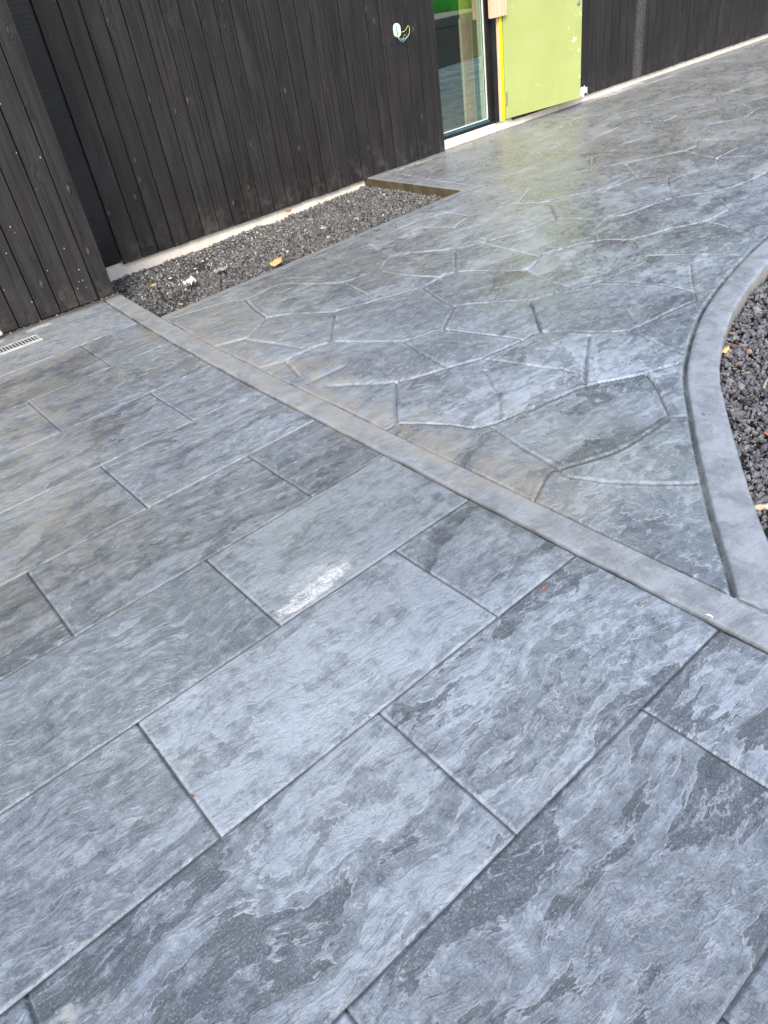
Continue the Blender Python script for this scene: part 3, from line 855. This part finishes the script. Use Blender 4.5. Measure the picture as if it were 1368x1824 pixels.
# planting bed: level by the kerb, banked further back
def bed():
    xs = np.concatenate([np.arange(1.64, 8, .12), np.arange(8, 40, .25)]); ts = np.linspace(0, 1, 60)
    V = []
    for t_ in ts:
        for x in xs:
            yk_ = np.interp(x, KERB[:, 0]+.07, KERB[:, 1])-.12
            y = yk_-t_**1.6*14
            V.append((x, y, 0))
    V = np.array(V); dist = np.interp(V[:, 0], KERB[:, 0], KERB[:, 1])-V[:, 1]
    V[:, 2] = -.100+(fbm(V[:, 0]*2, V[:, 1]*2, 121, 3)-.5)*.03+sst(9, 11.5, V[:, 0]+.2*V[:, 1])*sst(.6, 4.2, dist)*sst(11, 7.5, dist)*(.19+.10*fbm(V[:, 0]*.7, V[:, 1]*.7, 125, 3))
    idx = np.arange(len(V)).reshape(len(ts), len(xs))
    F = np.stack([idx[:-1, :-1], idx[1:, :-1], idx[1:, 1:], idx[:-1, 1:]], -1).reshape(-1, 4)
    return mesh_np('planting_bed', V, F, M_SOIL)
tag(bed(), 'dark bank of crushed stone', None, None, 'structure')

# ------------------------------------------------------------------ building
B = empty('timber_building', (5, 6, 0))
tag(B, 'black timber clad building on a cream plinth', 'building')
def par(o):
    o.parent = B; o.matrix_parent_inverse = B.matrix_world.inverted() if False else Matrix.Translation((-5, -6, 0)); return o
def boards(name, edges, z0, z1, yf, th=.022, gap=.0085, seed=1, jig=.003):
    r = random.Random(seed)
    mb = MB(); ch = .003
    for a, b in zip(edges[:-1], edges[1:]):
        x0, x1 = a+gap/2, b-gap/2
        dy = r.uniform(-.0022, .0022); zz = z0+r.uniform(-jig, jig); rn = r.random()
        y0 = yf+dy
        mb.prism([(x0, y0+ch), (x0+ch, y0), (x1-ch, y0), (x1, y0+ch), (x1, y0+th), (x0, y0+th)], zz, z1, rn)
    mb.box(edges[0]+.002, edges[-1]-.002, yf+th+.001, yf+th+.004, z0+.004, z1-.001, .5)
    return par(mb.build(name, M_WOOD, attr='rnd'))
rj = random.Random(4)
def edg(x0, x1, p, seed, fixed=0):
    r = random.Random(seed); e = [x0]; x = x0+p
    while x < x1-.05:
        e.append(x+r.uniform(-.006, .006)); x += p
    e.append(x1); return e
e1 = [5.655-.147*k for k in range(60)]; e1[0] = 5.655; e1[1] = 5.575
e1 = [5.655]+[5.575-.1465*k+rj.uniform(-.004, .004) for k in range(60)]
e1 = sorted(e1)
STRIP = 2.035
k0 = min(range(len(e1)), key=lambda k: abs(e1[k]-STRIP))
e1[k0] = STRIP
boards('wall', e1[k0:], -.012, 3.0, YM, seed=11)
boards('wall', [e for e in e1 if e < 1.60]+[1.66], -.012, 3.0, YM, seed=15)
vm = MB().box(1.662, STRIP-.004, YM+.024, YM+.0275, .004, 3.0)  # black strip set slightly back, crossed by thin horizontal bars
zz = .02
while zz < 2.98:
    vm.box(1.663, STRIP-.005, YM+.018, YM+.0235, zz, zz+.012); zz += .028
par(vm.build('recessed_black_strip', M_BLACK))
e2 = [.862]+[.975, 1.13, 1.27, 1.408, 1.547, 1.675]
o = boards('wall', e2, .012, 3.0, YL, seed=12)
boards('wall', edg(6.72, 17.0, .1455, 5), .066, 3.0, YR, seed=13, gap=.012)
boards('wall', [5.655, 5.80, 5.95, 6.1, 6.25, 6.4, 6.55, 6.72], 2.25, 3.0, YR, seed=14)
# cores behind the cladding
mb = MB()
mb.box(-3.2, 5.62, YM+.03, YM+.20, .02, 3.0)
mb.box(6.62, 17.0, YR+.03, YR+.20, .09, 3.0)
mb.box(5.62, 6.62, YR+.03, YR+.20, 2.27, 3.0)
mb.box(.875, 1.655, YL+.03, YM-.005, .0, 3.0)
mb.box(5.615, 5.650, YM+.03, YM+.199, .02, 2.27)
par(mb.build('wall_core', M_BLACK))
# plinths
mb = MB()
mb.box(-3.2, 5.64, YP, YP+.18, -.34, .018, bev=.003)
par(mb.build('plinth', M_PLINTH))
mb = MB(); mb.box(5.642, 17.0, 6.0, 6.18, -.34, .088, bev=.003)
par(mb.build('plinth', M_PLINTH))
mb = MB(); mb.box(.88, 1.64, YL+.035, YM-.01, -.34, .0)
par(mb.build('plinth', M_PLINTH))
# roof and rooms
par(MB().box(-3.4, 17.2, 5.2, 13.2, 3.002, 3.22, bev=.01).build('roof', M_ROOF))
mb = MB(); mb.box(5.0, 8.6, 6.19, 9.6, .02, .085)
par(mb.build('floor', M_INTF))
mb = MB(); mb.box(4.9, 5.0, 6.19, 9.6, .02, 2.9).box(8.6, 8.7, 6.19, 9.6, .02, 2.9).box(4.9, 8.7, 9.6, 9.7, .02, 2.9).box(4.9, 8.7, 6.19, 9.7, 2.9, 2.98)
par(mb.build('inner_wall', M_INT))
par(MB().box(-3.2, 17.0, 13.0, 13.1, -.3, 3.0).box(16.9, 17, 6.2, 13, -.3, 3).box(-3.2, -3.1, 6.2, 13, -.3, 3).build('back_wall', M_ROOF))
# window
wf = MB()
wf.box(5.65, 6.515, 5.998, 6.09, .089, .116, bev=.003)
wf.box(6.395, 6.452, 6.012, 6.09, .117, 2.20, bev=.003)
wf.box(6.454, 6.512, 5.975, 6.09, .094, 2.24, bev=.006)
wf.box(5.65, 5.66, 6.02, 6.09, .117, 2.2)
wf.box(5.65, 6.515, 6.0, 6.09, 2.2, 2.26)
wf = wf.build('window', M_BLACK); par(wf)
def sub(o, p): o.parent = p; return o
sill = MB(); i0 = len(sill.v)
sill.prism([(5.66, 6.004), (6.394, 6.004), (6.394, 6.030), (5.66, 6.030)], .117, .120)
for k in range(4, 8):
    x, y, z = sill.v[k]; sill.v[k] = (x, y, .121 if y < 6.01 else .142)
sub(sill.build('sill', M_BLUEGREY), wf)
sub(MB().box(5.66, 6.394, 6.031, 6.040, .122, .150).box(6.383, 6.3945, 6.0315, 6.0405, .151, 2.199).build('gasket', M_GASKET), wf)
sub(MB().box(5.662, 6.384, 6.046, 6.050, .13, 2.199).build('pane', M_GLASS), wf)
sub(MB().box(6.318, 6.382, 6.0535, 6.0545, .151, 2.19).build('protective_film', M_FILM), wf)
# open door against the wall, hinged on its left
dl = Vector((6.602, 5.962)); dr = Vector((7.665, 5.800))
du = (dr-dl).normalized(); dn = Vector((-du.y, du.x))
def dp(a, b): q = dl+du*a+dn*b; return (q.x, q.y)
L = (dr-dl).length
md = MB().prism([dp(0, 0), dp(L, 0), dp(L, .045), dp(0, .045)], .100, 2.18)
door = md.build('door', M_DOOR); par(door)
bv = door.modifiers.new('edge', 'BEVEL'); bv.width = .002; bv.segments = 2
for z0 in (.235, 1.55):
    hg = MB()
    hg.prism([dp(-.004, -.014), dp(.016, -.014), dp(.016, -.0008), dp(-.004, -.0008)], z0, z0+.058)
    hg.prism([dp(-.002, -.0135), dp(.018, -.0135), dp(.018, -.0008), dp(-.002, -.0008)], z0+.0585, z0+.12)
    sub(hg.build('hinge', M_STEEL), door)
hd = MB()
hc = dp(L-.055, -.006)
pts = [(dp(L-.055+.022*math.cos(a), 0)) for a in np.linspace(0, 2*PI, 20, endpoint=False)]
i = len(hd.v)
for b in (-.001, -.010):
    for k in range(20):
        a = 2*PI*k/20; q = dp(L-.055+.021*math.cos(a), b); hd.v.append((q[0], q[1], 1.0+.021*math.sin(a))); hd.a.append(0)
hd.f += [tuple(range(i, i+20)), tuple(range(i+39, i+19, -1))]+[(i+k, i+(k+1) % 20, i+20+(k+1) % 20, i+20+k) for k in range(20)]
hd.tube([(*dp(L-.055, -.0105), 1.0), (*dp(L-.055, -.016), 1.0)], .009, 14)
sub(hd.build('lock', M_STEEL), door)
# reveal: raw timber strip and yellow membrane beside it
fr = MB().box(6.515, 6.553, 5.975, 6.09, .090, 2.24, bev=.002).build('door_jamb', M_PINE); par(fr)
ys = MB().box(6.5545, 6.577, 5.966, 6.08, .092, 2.24, bev=.004).box(6.578, 6.597, 5.972, 6.08, .092, 2.24, bev=.004).build('membrane_strip', M_YELLOW); par(ys)

# things ------------------------------------------------------------
pk = MB().box(6.395, 6.615, 5.915, 5.964, 1.035, 2.3, bev=.004).build('timber_plank', M_PINE)
tag(pk, 'raw pale timber plank fixed upright beside the lime green door', 'plank')

# junction box with loose wires
jb = empty('junction_box', (5.165, YM, 1.115))
tag(jb, 'small white oval socket box with loose wires on the dark cladding', 'junction box')
def capsule(w_, h_, d0, d1, n_=10):
    mb = MB(); r_ = w_/2; pts = []
    for k in range(n_+1):
        a = PI*k/n_; pts.append((r_*math.cos(a), h_/2-r_+r_*math.sin(a)))
    for k in range(n_+1):
        a = PI+PI*k/n_; pts.append((r_*math.cos(a), -(h_/2-r_)+r_*math.sin(a)))
    for yy, sc_ in ((0, 1), (-d0, 1), (-d1, .90)):
        for (x, z) in pts: mb.v.append((x*sc_, yy, z*sc_)); mb.a.append(0)
    m_ = len(pts)
    for lv_ in range(2):
        for k in range(m_):
            l_ = (k+1) % m_
            mb.f.append((lv_*m_+k, lv_*m_+l_, (lv_+1)*m_+l_, (lv_+1)*m_+k))
    mb.f.append(tuple(range(2*m_, 3*m_))); mb.f.append(tuple(reversed(range(m_))))
    return mb
capsule(.070, .110, .018, .026).build('housing', M_WHITEPL, jb)
MB().box(-.024, -.010, -.0285, -.0262, -.030, .038, bev=.0008).box(-.022, .000, -.029, -.0263, -.034, -.014, bev=.0008).build('terminal', M_GREENPL, jb)
def wire(pts, r_, m_, name='wire'):
    return MB().tube([tuple(q) for q in catmull(pts, 8)], r_, 8).build(name, m_, jb, smooth=True)
wire([(.0, -.024, -.012), (.03, -.035, -.017), (.062, -.045, -.014), (.090, -.05, .010), (.108, -.05, .020), (.118, -.05, -.005), (.105, -.05, -.045), (.075, -.045, -.068), (.03, -.04, -.072), (-.005, -.032, -.058), (-.018, -.025, -.03)], .0022, M_WIREYG)
wire([(-.012, -.025, -.035), (-.008, -.035, -.065), (.018, -.042, -.088), (.05, -.045, -.085), (.078, -.045, -.066), (.070, -.046, -.045), (.050, -.046, -.046), (.030, -.044, -.070), (.020, -.040, -.082)], .0020, M_WIREBL)

# drainage grate
dg = empty('drain_grate', (.6, 4.975, 0))
tag(dg, 'slotted galvanised drain grate set in the paving by the projecting wall', 'drain grate')
gx0, gx1, gy0, gy1 = -.62, .412, -.058, .062
MB().box(gx0, gx1, gy0, gy0+.018, -.02, .010, bev=.002).box(gx0, gx1, gy1-.018, gy1, -.02, .010, bev=.002).box(gx1-.022, gx1, gy0+.0185, gy1-.0185, -.02, .0097, bev=.002).box(gx0, gx0+.022, gy0+.0185, gy1-.0185, -.02, .0097, bev=.002).build('frame', M_GALV, dg)
MB().box(gx0+.02, gx1-.02, gy0+.015, gy1-.015, -.010, .0065).build('channel', M_DARKHOLE, dg)  # black block just below the slat tops fills the slots
xx = gx1-.040
while xx > gx0+.03:
    MB().box(xx, xx+.0095, gy0+.0187, gy1-.0187, -.015, .0093, bev=.0012).build('slat', M_GALV, dg)
    xx -= .0205

# leaves
def leaf(name, x, y, z, size, ang, mat, lobes=5, tilt=(0, 0), stalk=True, curl=.25, seed=0):
    r = random.Random(seed)
    me = bpy.data.meshes.new(name)
    bm = bmesh.new()
    n_ = 36; ring = []; mid = []
    for k in range(n_):
        a = 2*PI*k/n_
        u = math.cos(a); v = math.sin(a)
        lob = 1+.20*math.cos(lobes*2*a*.5+.4)*abs(v) + r.uniform(-.05, .05)
        rad = lob
        px = u*1.0*(1+.05*r.random()); py = v*.50*rad*(1-.25*u)
        pz = curl*(py*py*1.6)+.10*px*px+r.uniform(-.02, .02)
        ring.append(bm.verts.new((px*size, py*size, pz*size)))
        mid.append(bm.verts.new((px*.5*size, py*.35*size, (.03*px)*size)))
    c_ = bm.verts.new((0, 0, 0))
    for k in range(n_):
        l_ = (k+1) % n_
        bm.faces.new((ring[k], ring[l_], mid[l_], mid[k])); bm.faces.new((mid[k], mid[l_], c_))
    if stalk:
        prev = None
        sv = []
        for k in range(5):
            t_ = k/4
            p_ = Vector((size*(.9+.9*t_), size*.12*t_*t_, size*(.06+.2*t_)))
            sv.append([bm.verts.new(p_+Vector((0, size*.028*math.cos(a_), size*.028*math.sin(a_)))) for a_ in (0, 2.1, 4.2)])
        for k in range(4):
            for q in range(3):
                bm.faces.new((sv[k][q], sv[k][(q+1) % 3], sv[k+1][(q+1) % 3], sv[k+1][q]))
    bm.to_mesh(me); bm.free()
    me.materials.append(mat)
    o_ = link(bpy.data.objects.new(name, me))
    for p in me.polygons: p.use_smooth = True
    o_.location = (x, y, z); o_.rotation_euler = (tilt[0], tilt[1], ang)
    sm = o_.modifiers.new('thickness', 'SOLIDIFY'); sm.thickness = size*.03
    return o_
def L_(*a, label, **k):
    o_ = leaf('fallen_leaf', *a, **k); tag(o_, label, 'leaf', 'fallen autumn leaves'); return o_
L_(2.775, 4.835, -.052, .062, .35, M_LEAFY, tilt=(.25, -.15), seed=2, label='large yellow oak leaf with a long stalk on the gravel strip edge')
L_(3.10, 4.95, -.055, .026, 1.0, M_LEAFY, stalk=False, seed=3, tilt=(.2, .1), label='small orange leaf just right of the large yellow oak leaf')
L_(1.995, 5.36, -.060, .030, 2.0, M_LEAFY, stalk=False, seed=4, tilt=(-.3, .2), label='crumpled ochre leaf on gravel left of the white plastic scrap')
L_(3.788, 5.14, -.055, .026, .5, M_LEAFY, stalk=False, seed=5, label='small yellow leaf on the middle of the gravel strip')
L_(3.60, 5.86, -.020, .034, .2, M_LEAFB, stalk=False, seed=6, tilt=(.5, 0), label='rusty brown leaf leaning against the cream plinth')
L_(1.99, 5.85, -.065, .024, 1.2, M_LEAFB, stalk=False, seed=7, tilt=(.3, .2), label='small brown leaf at the foot of the plinth near the projecting wall')
L_(1.93, 4.80, -.070, .022, 1.7, M_LEAFY, stalk=False, seed=8, label='little ochre leaf by the near corner of the gravel strip')
L_(3.285, 1.575, -.045, .026, 1.1, M_LEAFY, stalk=False, seed=9, tilt=(.3, .3), label='yellow leaf farthest up the dark bed beside the kerb')
L_(3.117, 1.500, -.045, .023, .1, M_LEAFY, stalk=False, seed=10, tilt=(.1, -.3), label='pale yellow leaf touching the curved kerb on the dark bed')
L_(3.165, 1.490, -.042, .022, .9, M_LEAFB, stalk=False, seed=11, tilt=(-.2, .3), label='orange brown leaf lying against the pale yellow leaf')
L_(3.05, 1.345, -.045, .020, 2.4, M_LEAFB, stalk=False, seed=12, tilt=(.4, .2), label='red brown leaf on the dark bed below the pair of leaves')
L_(2.95, 1.320, -.045, .022, 1.9, M_LEAFY, stalk=False, seed=13, tilt=(.5, .4), label='folded tan leaf in the middle of the dark bed')
L_(2.545, 1.014, -.040, .018, .9, M_LEAFB, stalk=False, seed=14, label='coral coloured leaf scrap on the dark bed at the photo edge')
L_(1.095, 1.245, .012, .010, .5, M_LEAFB, stalk=False, seed=15, label='tiny brown leaf on the slab beside the straight border') .location = (1.285, 1.07, .012)
L_(.132, 1.247, .006, .008, 1.9, M_LEAFB, stalk=False, seed=16, tilt=(.5, 0), label='tiny red brown leaf standing in the near slab joint')
L_(5.98, 5.86, .008, .018, .2, M_LEAFB, stalk=False, seed=17, label='small brown leaf on the paving below the window')

# scraps of plastic
def scrap(name, x, y, z, sx, sy, amp, label, seed, mat=M_SCRAP, tall=.6):
    ns = 14; V = []
    r = np.random.default_rng(seed); oy = seed*3.7
    for j in range(ns):
        for i_ in range(ns):
            u = i_/(ns-1)-.5; v = j/(ns-1)-.5
            a_ = fbm(np.array([u*5+oy]), np.array([v*5]), seed, 2)[0]-.5; b_ = fbm(np.array([u*6+9+oy]), np.array([v*6]), seed+3, 2)[0]-.5; c__ = fbm(np.array([u*7+oy]), np.array([v*5+9]), seed+7, 2)[0]
            V.append((sx*(u+.7*a_)*(1-.5*abs(v)), sy*(v*tall+.7*b_), amp*c__))
    idx = np.arange(ns*ns).reshape(ns, ns)
    F = np.stack([idx[:-1, :-1], idx[:-1, 1:], idx[1:, 1:], idx[1:, :-1]], -1).reshape(-1, 4)
    o_ = mesh_np(name, np.array(V), F, mat, smooth=False)
    o_.location = (x, y, z)
    sm = o_.modifiers.new('thickness', 'SOLIDIFY'); sm.thickness = .0012
    tag(o_, label, 'plastic scrap'); return o_
scrap('plastic_scrap', 2.17, 5.10, -.085, .085, .10, .08, 'crumpled white plastic scrap lying on the gravel strip', 4)
scrap('plastic_scrap', 2.47, 5.18, -.085, .09, .07, .03, 'flat clear grey plastic piece half buried in the gravel', 9, mat=simple('dull_film', (.32, .33, .32), .3, .1, 60))
scrap('plastic_scrap', 7.80, 5.865, .075, .13, .06, .15, 'crumpled pale grey plastic beside the foot of the green door', 12)
sv = MB().tube([(1.500, .668, .004), (1.497, .658, .010), (1.499, .650, .011), (1.502, .642, .006)], .0018, 6).build('plastic_sliver', M_SCRAP, smooth=True)
tag(sv, 'thin white plastic sliver in the border groove near the kerb end', 'plastic scrap')
# pebble on the kerb
pb_ = stones('pebble', np.array([[2.47, 1.235, .010]]), .021, M_ST2, 77)
tag(pb_, 'single dark pebble lying on the curved kerb band', 'pebble')
rt = MB().tube([tuple(q) for q in catmull([(2.045, .86, -.060), (2.075, .835, -.038), (2.105, .80, -.034), (2.15, .775, -.036), (2.20, .765, -.036), (2.30, .74, -.05)], 5)], .011, 9, rf=[.35+.65*min(1, k/9)+.15*math.sin(k*1.7) for k in range(26)]).build('dry_root', M_BARK, smooth=True)
tag(rt, 'pale dry root lying across the dark stones by the kerb', 'root')
tw = MB().tube([(2.88, 1.20, -.048), (2.93, 1.215, -.040), (3.02, 1.21, -.045)], .0035, 6).build('twig', M_BARK, smooth=True)
tag(tw, 'thin pale twig on the dark gravel at the photo edge', 'twig')
# lump of lime mortar at the foot of the projecting wall's left end
lm = stones('mortar_lump', np.array([[.835, 5.24, .02]]), .07, M_PLINTH, 21)
tag(lm, 'whitish mortar lump at the left foot of the projecting wall', 'mortar lump')
# crumbs of sawdust and wood chips along the foot of the cladding
r4 = np.random.default_rng(9)
cx_ = np.concatenate([r4.uniform(.9, 1.66, 40), r4.uniform(2.0, 5.6, 90), r4.uniform(7.9, 12.5, 110)])
cy_ = np.where(cx_ < 1.7, YL-.006-r4.random(len(cx_))*.02, np.where(cx_ < 5.7, YP-.004-r4.random(len(cx_))*.03, 5.985))
cz_ = np.where(cx_ < 1.7, .006, np.where(cx_ < 4.6, .006-.0, np.where(cx_ < 5.7, .004, .078)))
ok = ~((cx_ > 1.7) & (cx_ < 4.6) & (cy_ < YP-.012))
cz_ = np.where((cx_ > 1.7) & (cx_ < 4.6), -.018, cz_)
cy_ = np.where((cx_ > 1.7) & (cx_ < 4.6), YP-.004, cy_)
def mat_saw():
    t = NT('sawdust'); return t.bsdf(Base_Color=t.mix(t.attr('rnd'), (.35, .20, .08), (.6, .42, .22)), Roughness=.8)
sw = stones('sawdust', np.stack([cx_, cy_, cz_], 1), .006, mat_saw(), 51)
tag(sw, 'crumbs of sawdust along the foot of the cladding', None, None, 'stuff')

# things standing in the room behind the pane
o = MB().box(6.335, 6.475, 6.29, 6.31, .086, 1.06, bev=.002).build('leaning_board', M_BEIGE)
tag(o, 'beige board standing upright behind the window pane', 'board')
e_ = MB().box(6.322, 6.3345, 6.288, 6.312, .086, 1.06, bev=.001).box(6.4755, 6.488, 6.288, 6.312, .086, 1.06, bev=.001).build('edge_strip', M_CREAM); e_.parent = o
o = MB().box(6.385, 6.62, 6.34, 6.36, .086, 2.1, bev=.002).build('leaning_board', M_OLIVE)
tag(o, 'taller olive green board behind the beige board inside the window', 'board')
o = MB().box(6.495, 6.575, 6.30, 6.32, .086, .70, bev=.002).build('leaning_board', M_TEAL)
tag(o, 'short teal board standing right of the beige board inside the window', 'board')

# beyond the bed, mirrored in the pane: paved ledge, hedge and a green sheet
o = MB().box(14.6, 24, -7.6, -3.6, -.25, .36, bev=.03).build('concrete_ledge', M_KFACE)
tag(o, 'pale concrete ledge beyond the bank', 'wall')
o = MB().box(10, 34, -9.2, -9.0, -.26, 3.2, bev=.02).build('dark_fence', M_BLACK)
tag(o, 'tall black board fence far behind the bed', 'fence')
bm = bmesh.new(); bmesh.ops.create_icosphere(bm, subdivisions=4, radius=1)
me = bpy.data.meshes.new('covered_heap')
for v in bm.verts:
    p_ = v.co.copy(); k_ = 1+.12*math.sin(5*p_.x+1)*math.cos(4*p_.y)+.06*math.sin(11*p_.x+7*p_.z)
    v.co = (p_.x*1.7*k_, p_.y*1.2*k_, max(-.1, p_.z)*1.5*k_)
bm.to_mesh(me); bm.free(); me.materials.append(M_BRIGHT)
for p in me.polygons: p.use_smooth = True
o = link(bpy.data.objects.new('covered_heap', me)); o.location = (18.2, -5.6, .33)
tag(o, 'heap under a bright green sheet on the pale ledge', 'covered heap')
#END#
